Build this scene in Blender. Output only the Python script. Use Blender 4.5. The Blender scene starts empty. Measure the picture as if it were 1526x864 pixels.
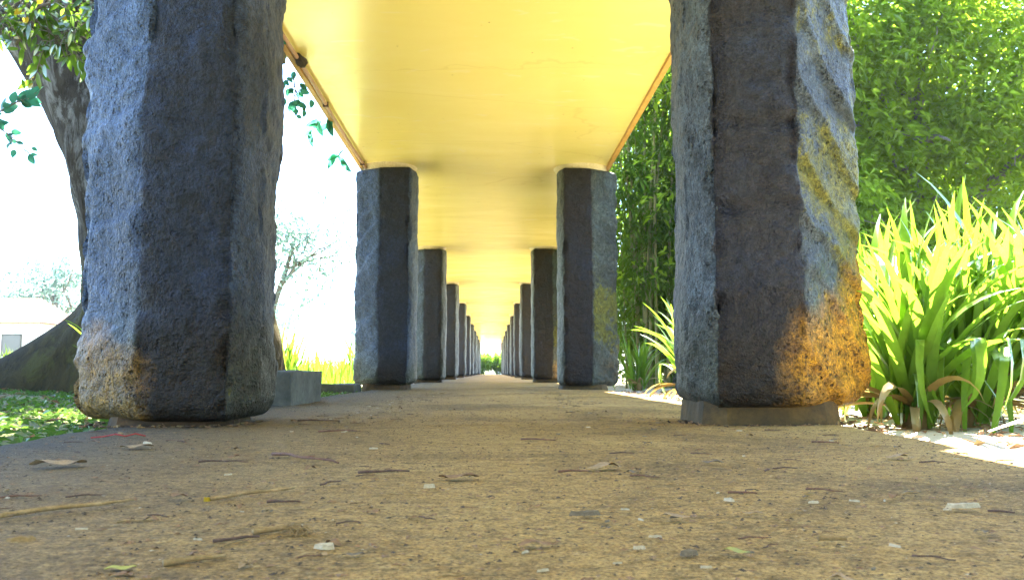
import bpy, math, random
import numpy as np
from mathutils import Vector, Matrix, noise
R = math.radians
random.seed(7); rng = np.random.default_rng(7)
SC = bpy.context.scene; COL = SC.collection
# ------------------------------------------------------------------ camera
cd = bpy.data.cameras.new('camera'); cam = bpy.data.objects.new('camera', cd); COL.objects.link(cam)
cam.location = (0.05, 0, 0.20)
cam.rotation_euler = (R(90 + 5.36), 0, R(-1.32))
cd.sensor_width = 36; cd.lens = 30.67; cd.clip_start = 0.02; cd.clip_end = 3000
cd.dof.use_dof = True; cd.dof.focus_distance = 3.6; cd.dof.aperture_fstop = 16
SC.camera = cam
# ------------------------------------------------------------------ light
SUN_EL, SUN_AZ = R(66), R(12)            # azimuth measured from +Y (down the walkway) towards +X
w = bpy.data.worlds.new('World'); SC.world = w; w.use_nodes = True
nt = w.node_tree; bg = nt.nodes['Background']
sk = nt.nodes.new('ShaderNodeTexSky'); sk.sky_type = 'NISHITA'; sk.sun_disc = False
sk.sun_elevation = SUN_EL; sk.sun_rotation = SUN_AZ; sk.altitude = 300; sk.air_density = 1.0; sk.dust_density = 0.6; sk.ozone_density = 4.0
nt.links.new(sk.outputs[0], bg.inputs[0]); bg.inputs[1].default_value = 0.09
sl = bpy.data.lights.new('sun', 'SUN'); sl.energy = 5.0; sl.angle = R(0.5); sl.color = (1, 0.95, 0.86)
so = bpy.data.objects.new('sun', sl); COL.objects.link(so)
sd = Vector((math.sin(SUN_AZ)*math.cos(SUN_EL), math.cos(SUN_AZ)*math.cos(SUN_EL), math.sin(SUN_EL)))
so.rotation_euler = sd.to_track_quat('Z', 'Y').to_euler(); so.location = (6, 20, 40)
SC.view_settings.view_transform = 'Standard'; SC.view_settings.look = 'None'
SC.view_settings.gamma = 1; SC.view_settings.exposure = 4.08; SC.view_settings.use_curve_mapping = False
HAZE = .0004
cy = SC.cycles; cy.max_bounces = 8; cy.diffuse_bounces = 5; cy.transmission_bounces = 4; cy.use_denoising = True
cy.sample_clamp_indirect = 10

# ------------------------------------------------------------------ helpers
def link(o, parent=None):
    COL.objects.link(o)
    if parent: o.parent = parent
    return o
def tag(o, label=None, cat=None, group=None, kind=None):
    if label: o['label'] = label
    if cat: o['category'] = cat
    if group: o['group'] = group
    if kind: o['kind'] = kind
    return o
def empty(name, loc=(0, 0, 0), rz=0):
    o = bpy.data.objects.new(name, None); o.location = loc; o.rotation_euler = (0, 0, rz); o.empty_display_size = .1
    return link(o)
def mesh(name, V, F, mats=None, smooth=False):
    me = bpy.data.meshes.new(name); me.from_pydata(V if isinstance(V, list) else V.tolist(), [], F if isinstance(F, list) else F.tolist())
    for m in (mats if isinstance(mats, (list, tuple)) else [mats] if mats else []): me.materials.append(m)
    if smooth: me.polygons.foreach_set('use_smooth', [True]*len(me.polygons))
    me.update(); return me
def obj(name, me, parent=None, loc=(0, 0, 0), rot=(0, 0, 0), sc=None):
    o = bpy.data.objects.new(name, me); o.location = loc; o.rotation_euler = rot
    if sc is not None: o.scale = (sc, sc, sc) if isinstance(sc, (int, float)) else sc
    return link(o, parent)
class MB:
    def __init__(s): s.V = []; s.F = []; s.M = []
    def box(s, x0, y0, z0, x1, y1, z1, m=0):
        b = len(s.V); s.V += [(x0,y0,z0),(x1,y0,z0),(x1,y1,z0),(x0,y1,z0),(x0,y0,z1),(x1,y0,z1),(x1,y1,z1),(x0,y1,z1)]
        s.F += [tuple(b+i for i in f) for f in ((3,2,1,0),(4,5,6,7),(0,1,5,4),(1,2,6,5),(2,3,7,6),(3,0,4,7))]; s.M += [m]*6
    def tube(s, pts, rad, n=6, m=0, jit=0):
        pts = [Vector(p) for p in pts]; b = len(s.V)
        for i, p in enumerate(pts):
            t = (pts[min(i+1, len(pts)-1)] - pts[max(i-1, 0)]).normalized()
            a = t.cross(Vector((0.13, 0.31, .94))); a = a.normalized() if a.length > 1e-4 else Vector((1, 0, 0)); c = t.cross(a)
            r = rad[i] if isinstance(rad, (list, tuple)) else rad
            for j in range(n):
                q = 2*math.pi*j/n; k = r*(1 + (random.uniform(-jit, jit) if jit else 0))
                s.V.append(tuple(p + a*math.cos(q)*k + c*math.sin(q)*k))
        for i in range(len(pts)-1):
            for j in range(n):
                s.F.append((b+i*n+j, b+i*n+(j+1) % n, b+(i+1)*n+(j+1) % n, b+(i+1)*n+j)); s.M.append(m)
        s.F.append(tuple(b+j for j in reversed(range(n)))); s.M.append(m)
        e = b+(len(pts)-1)*n; s.F.append(tuple(e+j for j in range(n))); s.M.append(m)
    def me(s, name, mats, smooth=False):
        m = mesh(name, s.V, s.F, mats, smooth)
        if any(s.M): m.polygons.foreach_set('material_index', s.M)
        return m
def bevel(o, wd, seg=2):
    m = o.modifiers.new('edge', 'BEVEL'); m.width = wd; m.segments = seg; m.limit_method = 'ANGLE'; return o

# ------------------------------------------------------------------ materials
class NT:
    def __init__(s, name):
        s.m = bpy.data.materials.new(name); s.m.use_nodes = True; s.t = s.m.node_tree; s.t.nodes.clear()
        s.out = s.t.nodes.new('ShaderNodeOutputMaterial')
    def n(s, typ, ins=None, **kw):
        nd = s.t.nodes.new('ShaderNode'+typ)
        for k, v in kw.items(): setattr(nd, k, v)
        for k, v in (ins or {}).items(): s.set(nd, k, v)
        return nd
    def set(s, nd, k, v):
        i = nd.inputs[k]
        if hasattr(v, 'is_linked') or hasattr(v, 'links'): s.t.links.new(v, i)
        elif hasattr(v, 'outputs'): s.t.links.new(v.outputs[0], i)
        else: i.default_value = (*v, 1) if isinstance(v, tuple) and len(v) == 3 and i.type == 'RGBA' else v
    def co(s, k='Object'): return s.n('TexCoord').outputs[k]
    def pos(s): return s.n('NewGeometry').outputs['Position']
    def noise(s, vec, scale, detail=4, rough=.55, dist=0):
        return s.n('TexNoise', {'Vector': vec, 'Scale': scale, 'Detail': detail, 'Roughness': rough, 'Distortion': dist}).outputs[0]
    def mapv(s, vec, scale): return s.n('Mapping', {'Vector': vec, 'Scale': scale}).outputs[0]
    def ramp(s, fac, stops):
        nd = s.n('ValToRGB', {'Fac': fac}); e = nd.color_ramp.elements
        while len(e) < len(stops): e.new(.5)
        for el, (p, c) in zip(e, stops): el.position = p; el.color = (*c, 1) if isinstance(c, tuple) else (c, c, c, 1)
        return nd.outputs[0]
    def mix(s, fac, a, b, blend='MIX'):
        nd = s.n('Mix', data_type='RGBA', blend_type=blend)
        for i, v in ((0, fac), (6, a), (7, b)):
            x = nd.inputs[i]
            if hasattr(v, 'links'): s.t.links.new(v, x)
            else: x.default_value = (*v, 1) if isinstance(v, tuple) else v
        return nd.outputs[2]
    def math(s, op, a, b=0.5, clamp=False):
        nd = s.n('Math', {0: a, 1: b}, operation=op); nd.use_clamp = clamp; return nd.outputs[0]
    def bump(s, h, dist, strength=1, nrm=None):
        nd = s.n('Bump', {'Height': h, 'Distance': dist, 'Strength': strength})
        if nrm is not None: s.t.links.new(nrm, nd.inputs['Normal'])
        return nd.outputs[0]
    def pbr(s, color, rough=.7, nrm=None, spec=.5, **kw):
        p = s.n('BsdfPrincipled', {'Base Color': color, 'Roughness': rough, 'Specular IOR Level': spec})
        if nrm is not None: s.t.links.new(nrm, p.inputs['Normal'])
        for k, v in kw.items(): s.set(p, k, v)
        s.t.links.new(p.outputs[0], s.out.inputs[0]); return s.m
def mat_basalt():
    t = NT('basalt'); c = t.co(); g = t.pos()
    n1 = t.noise(g, 3.2, 6, .6, .4); n2 = t.noise(g, 19, 5, .65); n3 = t.noise(g, 90, 3, .6)
    col = t.ramp(n1, [(.36, (.0145, .008, .003)), (.54, (.0115, .008, .005)), (.68, (.0095, .0105, .0135))])
    at = lambda k: t.n('Attribute', attribute_name=k).outputs['Fac']
    blu = t.ramp(n1, [(.34, (.006, .0085, .017)), (.5, (.007, .013, .032)), (.66, (.010, .020, .056))])  # lens glare over the stone, painted in as a blue tint
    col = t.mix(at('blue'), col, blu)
    col = t.mix(t.ramp(n2, [(.42, .0), (.7, .55)]), col, (.016, .016, .018))
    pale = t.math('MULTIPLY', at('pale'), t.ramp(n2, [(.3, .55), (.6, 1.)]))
    lich_lit = t.mix(at('blue'), t.ramp(n1, [(.35, (.068, .078, .06)), (.65, (.115, .135, .105))]), t.ramp(n1, [(.35, (.038, .068, .145)), (.65, (.07, .12, .25))]))  # lighter side faces: side light painted in along with lichen; blue is glare
    col = t.mix(pale, col, lich_lit)
    edge = t.math('MULTIPLY', t.math('SUBTRACT', t.noise(g, 11, 8, .75, .4), .5), 1.9)
    moss = t.ramp(t.math('ADD', t.math('MULTIPLY', at('moss'), .8), edge), [(.5, .0), (.66, .9)])
    col = t.mix(moss, col, t.ramp(n2, [(.3, (.05, .055, .008)), (.7, (.13, .12, .014))]))
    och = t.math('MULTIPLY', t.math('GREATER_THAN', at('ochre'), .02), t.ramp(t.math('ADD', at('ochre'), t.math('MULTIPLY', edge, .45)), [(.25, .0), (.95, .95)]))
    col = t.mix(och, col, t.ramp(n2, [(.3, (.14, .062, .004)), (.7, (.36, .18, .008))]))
    col = t.mix(1., col, t.ramp(t.noise(g, 120, 5, .75), [(.36, .45), (.5, 1.), (.66, 1.9)]), 'MULTIPLY'); col = t.mix(1., col, t.ramp(t.noise(g, 34, 6, .7), [(.36, .6), (.5, 1.), (.66, 1.5)]), 'MULTIPLY')
    v = t.n('TexVoronoi', {'Vector': t.mix(.03, g, n2), 'Scale': 42.0, 'Randomness': 1.0}).outputs['Distance']
    v2 = t.n('TexVoronoi', {'Vector': g, 'Scale': 95.0, 'Randomness': 1.0}).outputs['Distance']
    sel = t.ramp(t.noise(g, 12, 3), [(.42, .0), (.55, 1.)])
    pit = t.math('MULTIPLY', t.ramp(v, [(.16, 1.), (.32, .0)]), sel)
    pit = t.math('MAXIMUM', pit, t.math('MULTIPLY', t.ramp(v2, [(.15, .8), (.3, .0)]), sel)); pit = t.math('MULTIPLY', pit, t.math('ADD', t.math('MULTIPLY', t.math('MAXIMUM', at('pale'), at('ochre')), .9), .22), True)
    col = t.mix(t.math('MULTIPLY', pit, .75), col, (.008, .007, .006))
    h = t.math('ADD', t.math('MULTIPLY', n2, .6), t.math('MULTIPLY', n3, .22)); h = t.math('SUBTRACT', h, t.math('MULTIPLY', pit, .55))
    return t.pbr(col, t.ramp(n2, [(.3, .34), (.7, .62)]), t.bump(h, .06, 1.0), .26)
def mat_simple(name, c1, c2, scale, rough, bmp=.004, spec=.4, detail=6):
    t = NT(name); g = t.co(); n = t.noise(g, scale, detail, .62, .3); n2 = t.noise(g, scale*7, 4, .6)
    col = t.ramp(n, [(.32, c1), (.68, c2)])
    col = t.mix(.25, col, t.ramp(n2, [(.3, .0), (.7, .7)]), 'OVERLAY')
    return t.pbr(col, rough, t.bump(n2, bmp, .8), spec)
def mat_ceiling():
    t = NT('yellow_ceiling_paint'); g = t.pos()
    s = t.noise(t.mapv(g, (.6, 1.4, 1)), 1.4, 6, .6, .5); f = t.noise(g, 45, 4, .6)
    col = t.ramp(s, [(.3, (.84, .69, .23)), (.6, (.85, .71, .26)), (.85, (.86, .74, .32))])
    patch = t.ramp(t.noise(t.mapv(g, (2.2, 5, 1)), 1.1, 4, .5, 1.2), [(.64, .0), (.68, .5)])
    col = t.mix(patch, col, (.84, .72, .40))
    stain = t.ramp(t.noise(t.mapv(g, (1, 3, 1)), .8, 5, .6), [(.62, .0), (.85, .3)])
    col = t.mix(stain, col, (.70, .50, .16))
    ck = t.n('TexVoronoi', {'Vector': t.mix(.12, t.mapv(g, (.25, 1, 1)), t.noise(g, 3, 4)), 'Scale': .9}, feature='DISTANCE_TO_EDGE').outputs['Distance']
    col = t.mix(t.ramp(ck, [(.0, .22), (.005, .0)]), col, (.5, .33, .1))
    sp = t.n('TexVoronoi', {'Vector': g, 'Scale': 7.0}).outputs['Distance']
    col = t.mix(t.ramp(sp, [(.03, .85), (.05, .0)]), col, (.12, .06, .02))
    h = t.math('ADD', t.noise(t.mapv(g, (1.2, 3.2, 1)), 1.1, 2, .5), t.math('MULTIPLY', f, .08))
    return t.pbr(col, t.ramp(s, [(.3, .15), (.7, .26)]), t.bump(h, .004, .5), .9)
def mat_path():
    t = NT('dusty_concrete'); g = t.pos()
    n1 = t.noise(g, 1.1, 8, .68, .5); n2 = t.noise(t.mapv(g, (5, 13, 5)), 2.5, 6, .65, .3); n3 = t.noise(g, 85, 5, .7)
    col = t.ramp(n1, [(.36, (.15, .095, .036)), (.5, (.36, .225, .072)), (.66, (.5, .335, .12))])
    col = t.mix(t.ramp(n2, [(.35, .4), (.6, .0)]), col, (.13, .08, .032))
    col = t.mix(t.ramp(n3, [(.5, .0), (.66, .8)]), col, (.42, .29, .11))
    dark = t.n('TexVoronoi', {'Vector': t.mix(.02, g, n3), 'Scale': 60.0}).outputs['Distance']
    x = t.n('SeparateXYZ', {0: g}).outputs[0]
    left_shade = t.math('MULTIPLY', t.math('ADD', t.math('MULTIPLY', x, -.75), t.math('SUBTRACT', n1, .5)), 1.0, True)  # path greyer and darker towards the left, shade painted into its colour
    col = t.mix(left_shade, col, (.07, .06, .044))
    col = t.mix(t.math('MULTIPLY', t.ramp(dark, [(.14, .85), (.26, .0)]), t.ramp(n1, [(.4, .2), (.6, 1.)])), col, (.07, .05, .03))
    n4 = t.noise(g, 190, 4, .75); n5 = t.noise(g, 28, 6, .75)
    col = t.mix(1., col, t.ramp(n4, [(.36, .38), (.5, 1.), (.66, 1.55)]), 'MULTIPLY'); col = t.mix(1., col, t.ramp(n5, [(.36, .62), (.5, 1.), (.64, 1.2)]), 'MULTIPLY')
    h = t.math('ADD', t.math('MULTIPLY', n3, .5), t.math('ADD', n2, t.math('MULTIPLY', n4, .25)))
    return t.pbr(col, .88, t.bump(h, .022, 1.0), .2)
def mat_ground():
    t = NT('garden_ground'); g = t.pos(); x = t.n('SeparateXYZ', {0: g})
    n1 = t.noise(g, .9, 6, .6); n2 = t.noise(g, 13, 6, .7); n3 = t.noise(g, 70, 4, .7)
    grass = t.ramp(n2, [(.35, (.08, .12, .03)), (.65, (.18, .22, .06))])
    soil = t.ramp(n3, [(.3, (.10, .072, .045)), (.7, (.27, .20, .13))])
    sand = t.ramp(n3, [(.3, (.38, .32, .23)), (.7, (.55, .48, .36))])
    col = t.mix(t.ramp(n1, [(.42, .15), (.6, .85)]), soil, grass)
    # bare swept strip along the right-hand edge of the walkway
    e = t.math('ADD', x.outputs[0], t.math('MULTIPLY', t.math('SUBTRACT', n2, .5), .5))
    e = t.math('MULTIPLY', t.math('GREATER_THAN', e, 1.0), t.math('LESS_THAN', e, 2.5))
    el = t.math('ADD', x.outputs[0], t.math('MULTIPLY', t.math('SUBTRACT', n2, .5), .6))
    el = t.math('MULTIPLY', t.math('MULTIPLY', t.math('LESS_THAN', el, -1.25), t.math('GREATER_THAN', el, -2.9)), t.math('GREATER_THAN', x.outputs[1], 6.3))
    col = t.mix(t.math('MAXIMUM', e, el), col, sand)
    return t.pbr(col, .95, t.bump(t.math('ADD', n2, t.math('MULTIPLY', n3, .4)), .02, .8), .2)
def mat_leaf(name, c1, c2, tr, rough=.38, gl=.10, scale=2.5, trw=.45):
    t = NT(name); g = t.pos(); oi = t.n('ObjectInfo').outputs['Random']
    n = t.noise(g, scale, 3, .6); n2 = t.noise(g, scale*9, 2, .5)
    f = t.math('ADD', t.math('MULTIPLY', n, .6), t.math('ADD', t.math('MULTIPLY', n2, .5), t.math('MULTIPLY', t.math('SUBTRACT', oi, .5), .45)))
    f = t.ramp(f, [(.3, .0), (.8, 1.)])
    col = t.mix(f, c1, c2); tc = t.mix(f, tuple(.6*v for v in tr), tr)
    d = t.n('BsdfDiffuse', {'Color': col}); l = t.n('BsdfTranslucent', {'Color': tc}); q = t.n('BsdfGlossy', {'Color': (.9, .95, .9), 'Roughness': rough})
    m = t.n('MixShader', {0: trw}); t.t.links.new(d.outputs[0], m.inputs[1]); t.t.links.new(l.outputs[0], m.inputs[2])
    fr = t.n('Fresnel', {'IOR': 1.35}); m2 = t.n('MixShader', {0: t.math('MULTIPLY', fr.outputs[0], gl*2)})
    t.t.links.new(m.outputs[0], m2.inputs[1]); t.t.links.new(q.outputs[0], m2.inputs[2]); t.t.links.new(m2.outputs[0], t.out.inputs[0])
    return t.m
def mat_bark(name, c1, c2, c3):
    t = NT(name); g = t.pos()
    n = t.noise(t.mapv(g, (1, 1, .45)), 9, 9, .72, .8); n2 = t.noise(t.mapv(g, (1, 1, .3)), 30, 5, .7); n3 = t.noise(t.mapv(g, (1, 1, .4)), 5, 8, .75, .6)
    col = t.ramp(n, [(.3, c1), (.6, c2)]); col = t.mix(t.ramp(n3, [(.52, .0), (.62, .75)]), col, c3)
    return t.pbr(col, .85, t.bump(t.math('ADD', n, t.math('MULTIPLY', n2, .6)), .08, 1.0), .15)

M_basalt = mat_basalt(); M_ceiling = mat_ceiling(); M_path = mat_path(); M_ground = mat_ground()
M_foot = mat_simple('weathered_mortar', (.035, .022, .011), (.10, .055, .022), 9, .85)
M_foot2 = mat_simple('ochre_mortar', (.03, .022, .01), (.10, .06, .016), 11, .85)
M_collar = mat_simple('cream_mortar', (.55, .46, .30), (.7, .6, .42), 8, .7)
M_trim = mat_simple('orange_trim_paint', (.5, .27, .06), (.62, .36, .1), 6, .5)
M_conc = mat_simple('grey_concrete', (.035, .036, .03), (.10, .10, .085), 6, .85, .006)
M_rooftop = mat_simple('roof_concrete', (.2, .19, .17), (.33, .31, .27), 3, .9)
M_copper = mat_simple('pink_brown_pipe', (.36, .19, .13), (.46, .27, .18), 9, .45)
M_dark = mat_simple('dark_mud', (.03, .025, .02), (.06, .045, .035), 30, .9)
M_bark = mat_bark('mossy_bark', (.010, .008, .006), (.05, .042, .034), (.20, .20, .20))
M_butt = mat_bark('buttress_bark', (.018, .016, .009), (.06, .045, .015), (.075, .07, .015))
M_twigbark = mat_bark('branch_bark', (.10, .08, .06), (.25, .22, .18), (.3, .3, .27))
M_culm = mat_simple('bamboo_culm', (.12, .14, .04), (.3, .26, .1), 5, .5)
M_leafR = mat_leaf('broadleaf', (.035, .08, .010), (.11, .17, .016), (.42, .62, .035), .45, .03, 1.6, .55)
M_leafB = mat_leaf('bamboo_leaf', (.03, .065, .015), (.06, .11, .02), (.24, .42, .03), .45, .03, 2.0, .5)
M_leafL = mat_leaf('glossy_leaf', (.03, .07, .014), (.075, .125, .018), (.2, .36, .03))
M_leafC = mat_leaf('creeper_leaf', (.03, .09, .05), (.06, .14, .07), (.08, .38, .22), .4, .05, 2.5, .6)
M_yel = mat_leaf('yellowed_leaf', (.4, .28, .02), (.5, .36, .03), (.6, .42, .03))
M_strap = mat_leaf('strap_leaf', (.05, .115, .015), (.11, .20, .025), (.31, .52, .035), .3, .1, 3)
M_strapdry = mat_leaf('dry_strap_leaf', (.2, .13, .05), (.34, .23, .08), (.3, .2, .06), .5, .05, 5)
M_far = mat_leaf('hazed_leaf', (.10, .16, .12), (.16, .24, .18), (.42, .60, .54), .4, .02, 2.5, .62)  # far foliage kept pale and bluish: haze painted into the leaf colour
M_grass = mat_leaf('ground_cover', (.035, .085, .018), (.085, .16, .025), (.14, .26, .03), .4, .1, 4)
M_dry = mat_simple('dry_leaf', (.15, .085, .045), (.26, .16, .09), 22, .8, .001, .15)
M_tan = mat_simple('dry_straw', (.17, .11, .045), (.34, .24, .12), 40, .7, .001, .1)
M_twig = mat_simple('dark_twig', (.06, .04, .032), (.14, .09, .075), 50, .8, .001, .1)
M_pale = mat_simple('bleached_chip', (.3, .25, .17), (.52, .46, .34), 50, .7, .001, .1)
M_grey = mat_simple('grey_litter', (.10, .08, .06), (.2, .165, .12), 60, .8, .001, .1)
M_twigbrown = mat_simple('brown_twig', (.10, .055, .038), (.18, .10, .07), 50, .7, .001, .1)
M_drytan = mat_simple('tan_dry_leaf', (.22, .15, .08), (.34, .25, .15), 25, .8, .001, .15)
M_yelgreen = mat_leaf('yellow_green_leaf', (.3, .3, .05), (.42, .42, .1), (.3, .32, .05), .5, .05, 20, .3)
M_crumb = mat_simple('soil_crumb', (.03, .02, .014), (.09, .06, .035), 60, .9, .001)
M_red = mat_simple('red_string', (.26, .02, .02), (.32, .03, .025), 30, .6, .001)
M_brickred = mat_simple('red_roof_tile', (.045, .018, .010), (.08, .032, .018), 4, .9)
M_white = mat_simple('white_wall_paint', (.7, .7, .68), (.8, .8, .78), 3, .8)
M_glass = NT('dark_window').pbr((.03, .04, .05), .1, None, .6)

# ------------------------------------------------------------------ ground
def ground():
    xs = np.concatenate([-np.geomspace(900, 9, 22), np.linspace(-8, 8, 81), np.geomspace(9, 900, 22)])
    ys = np.concatenate([-np.geomspace(900, 5, 18), np.linspace(-4, 14, 73), np.geomspace(15, 1200, 28)])
    V = []
    for y in ys:
        for x in xs:
            d = abs(x); z = -.03
            if d < 1.25: z = -.07
            elif d < 60:
                z += .02*noise.noise(Vector((x*1.7, y*1.7, 0))) + .03*noise.noise(Vector((x*.4, y*.4, 3)))*min(1, (d-1.25)/2)
            if x < -1.6: z += .10*min(1, max(0, (-x-1.6)/2.5))*math.exp(-((y-7.5)/4)**2)   # low mound at the tree's foot
            V.append((x, y, z))
    n = len(xs); F = [(j*n+i, j*n+i+1, (j+1)*n+i+1, (j+1)*n+i) for j in range(len(ys)-1) for i in range(n-1)]
    return tag(obj('ground', mesh('ground', V, F, M_ground, True)), kind='structure')
ground()
PITCH, Y0 = 6.7, 3.49                        # pillar spacing and centre of the first pair
YEND = Y0 + 10*PITCH + .6
path = tag(empty('path'), kind='structure')
def slab(y0, y1, k):
    nx, ny = 40, max(8, int((y1-y0)*(9 if -5 < y0 < 10 else 3))); V = []; F = []
    for j in range(ny+1):
        y = y0 + (y1-y0)*j/ny
        for i in range(nx+1):
            x = -1.30 + 2.62*i/nx
            if i in (0, nx): x += .025*noise.noise(Vector((y*2.3, i, k))) + .012*noise.noise(Vector((y*9, i, k)))
            z = .004*noise.noise(Vector((x*3, y*3, 1))) + .006*noise.noise(Vector((x*.8, y*.8, 7))) + .001*noise.noise(Vector((x*20, y*20, 5)))
            V.append((x, y, z))
    n = nx+1
    F = [(j*n+i, j*n+i+1, (j+1)*n+i+1, (j+1)*n+i) for j in range(ny) for i in range(nx)]
    rim = [j*n for j in range(ny, -1, -1)] + list(range(1, n)) + [j*n+nx for j in range(1, ny+1)] + [ny*n+i for i in range(nx-1, 0, -1)]
    b = len(V); V += [(V[i][0], V[i][1], -.12) for i in rim]
    for q in range(len(rim)): F.append((rim[q], b+q, b+(q+1) % len(rim), rim[(q+1) % len(rim)]))
    return mesh('path_slab', V, F, M_path, False)
cuts = [-24.0, -3.4, 3.32] + [Y0 + PITCH*k - .15 for k in range(1, 11)] + [YEND]
for k in range(len(cuts)-1): obj('path_slab', slab(cuts[k]+.005, cuts[k+1]-.005, k), path)

# ------------------------------------------------------------------ roof
ZC = 2.60
roof = tag(empty('walkway_roof', (0, 0, ZC)), 'long flat concrete walkway roof with glossy yellow painted underside', 'roof')
rc = [-24.0, -4.81] + [Y0 + PITCH*k - 1.6 for k in range(1, 11)] + [YEND + .4]  # unseen stretch behind the camera lengthened to keep sky light off pillar fronts
XL, XR = -1.46, 1.39
for k in range(len(rc)-1):
    y0, y1 = rc[k]+.001, rc[k+1]-.001
    dz = [0, 0, .0, .001, .0, -.014, .012, -.02, .016, -.018, .01, 0, 0][k]; nx, ny = 18, 24; V = []; F = []
    for j in range(ny+1):
        y = y0+(y1-y0)*j/ny
        for i in range(nx+1):
            x = XL + (XR-XL)*i/nx
            V.append((x, y, dz*.6 + .002*math.cos(math.pi*(j/ny-.5)) + .004*noise.noise(Vector((x*1.3, y*1.1, k)))))
    n = nx+1
    F = [(j*n+i, (j+1)*n+i, (j+1)*n+i+1, j*n+i+1) for j in range(ny) for i in range(nx)]
    rim = [j*n for j in range(ny+1)] + [ny*n+i for i in range(1, n)] + [j*n+nx for j in range(ny-1, -1, -1)] + [i for i in range(nx-1, 0, -1)]
    mi = [0]*len(F); a0 = len(V); V += [V[i] for i in rim]; b = len(V); V += [(V[i][0], V[i][1], .15) for i in rim]; e = len(V); V += [(V[i][0], V[i][1], .15) for i in rim]
    for q in range(len(rim)): F.append((a0+q, a0+(q+1) % len(rim), b+(q+1) % len(rim), b+q)); mi.append(0)
    F.append(tuple(range(e, e+len(rim)))); mi.append(1)
    me = mesh('roof_slab', V, F, [M_ceiling, M_rooftop], True); me.polygons.foreach_set('material_index', mi)
    obj('roof_slab', me, roof)
    for x0, x1 in ((XL-.045, XL-.003), (XR+.003, XR+.045)):
        m = MB(); m.box(x0, y0, -.028, x1, y1, .13); obj('edge_trim', m.me('edge_trim', M_trim), roof)

# ------------------------------------------------------------------ pillars
def profile(pts, nu, sm):
    P = np.array(pts); Q = np.roll(P, -1, 0); L = np.linalg.norm(Q-P, axis=1); tot = L.sum(); N = 1200
    s = np.linspace(0, tot, N, endpoint=False); c = np.concatenate([[0], np.cumsum(L)])
    i = np.clip(np.searchsorted(c, s, 'right')-1, 0, len(P)-1); f = ((s-c[i])/L[i])[:, None]
    X = P[i]*(1-f)+Q[i]*f
    kw = max(3, int(sm/tot*N)); ker = np.ones(kw)/kw
    E = np.concatenate([X[-kw:], X, X[:kw]]); S = np.stack([np.convolve(E[:, a], ker, 'same') for a in (0, 1)], 1)[kw:-kw]
    T = np.roll(S, -6, 0)-np.roll(S, 6, 0); T /= np.linalg.norm(T, axis=1)[:, None]; Nn = np.stack([T[:, 1], -T[:, 0]], 1)
    cur = np.linalg.norm(np.roll(Nn, -10, 0)-np.roll(Nn, 10, 0), axis=1)
    kw = int(.09/tot*N); ker = np.hanning(kw+2)[1:-1]; ker /= ker.sum(); cur = np.convolve(np.concatenate([cur[-kw:], cur, cur[:kw]]), ker, 'same')[kw:-kw]*1.5
    idx = np.linspace(0, N, nu, endpoint=False).astype(int)
    return S[idx], Nn[idx], np.clip(cur[idx], 0, 1), i[idx], f[idx, 0]
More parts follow.
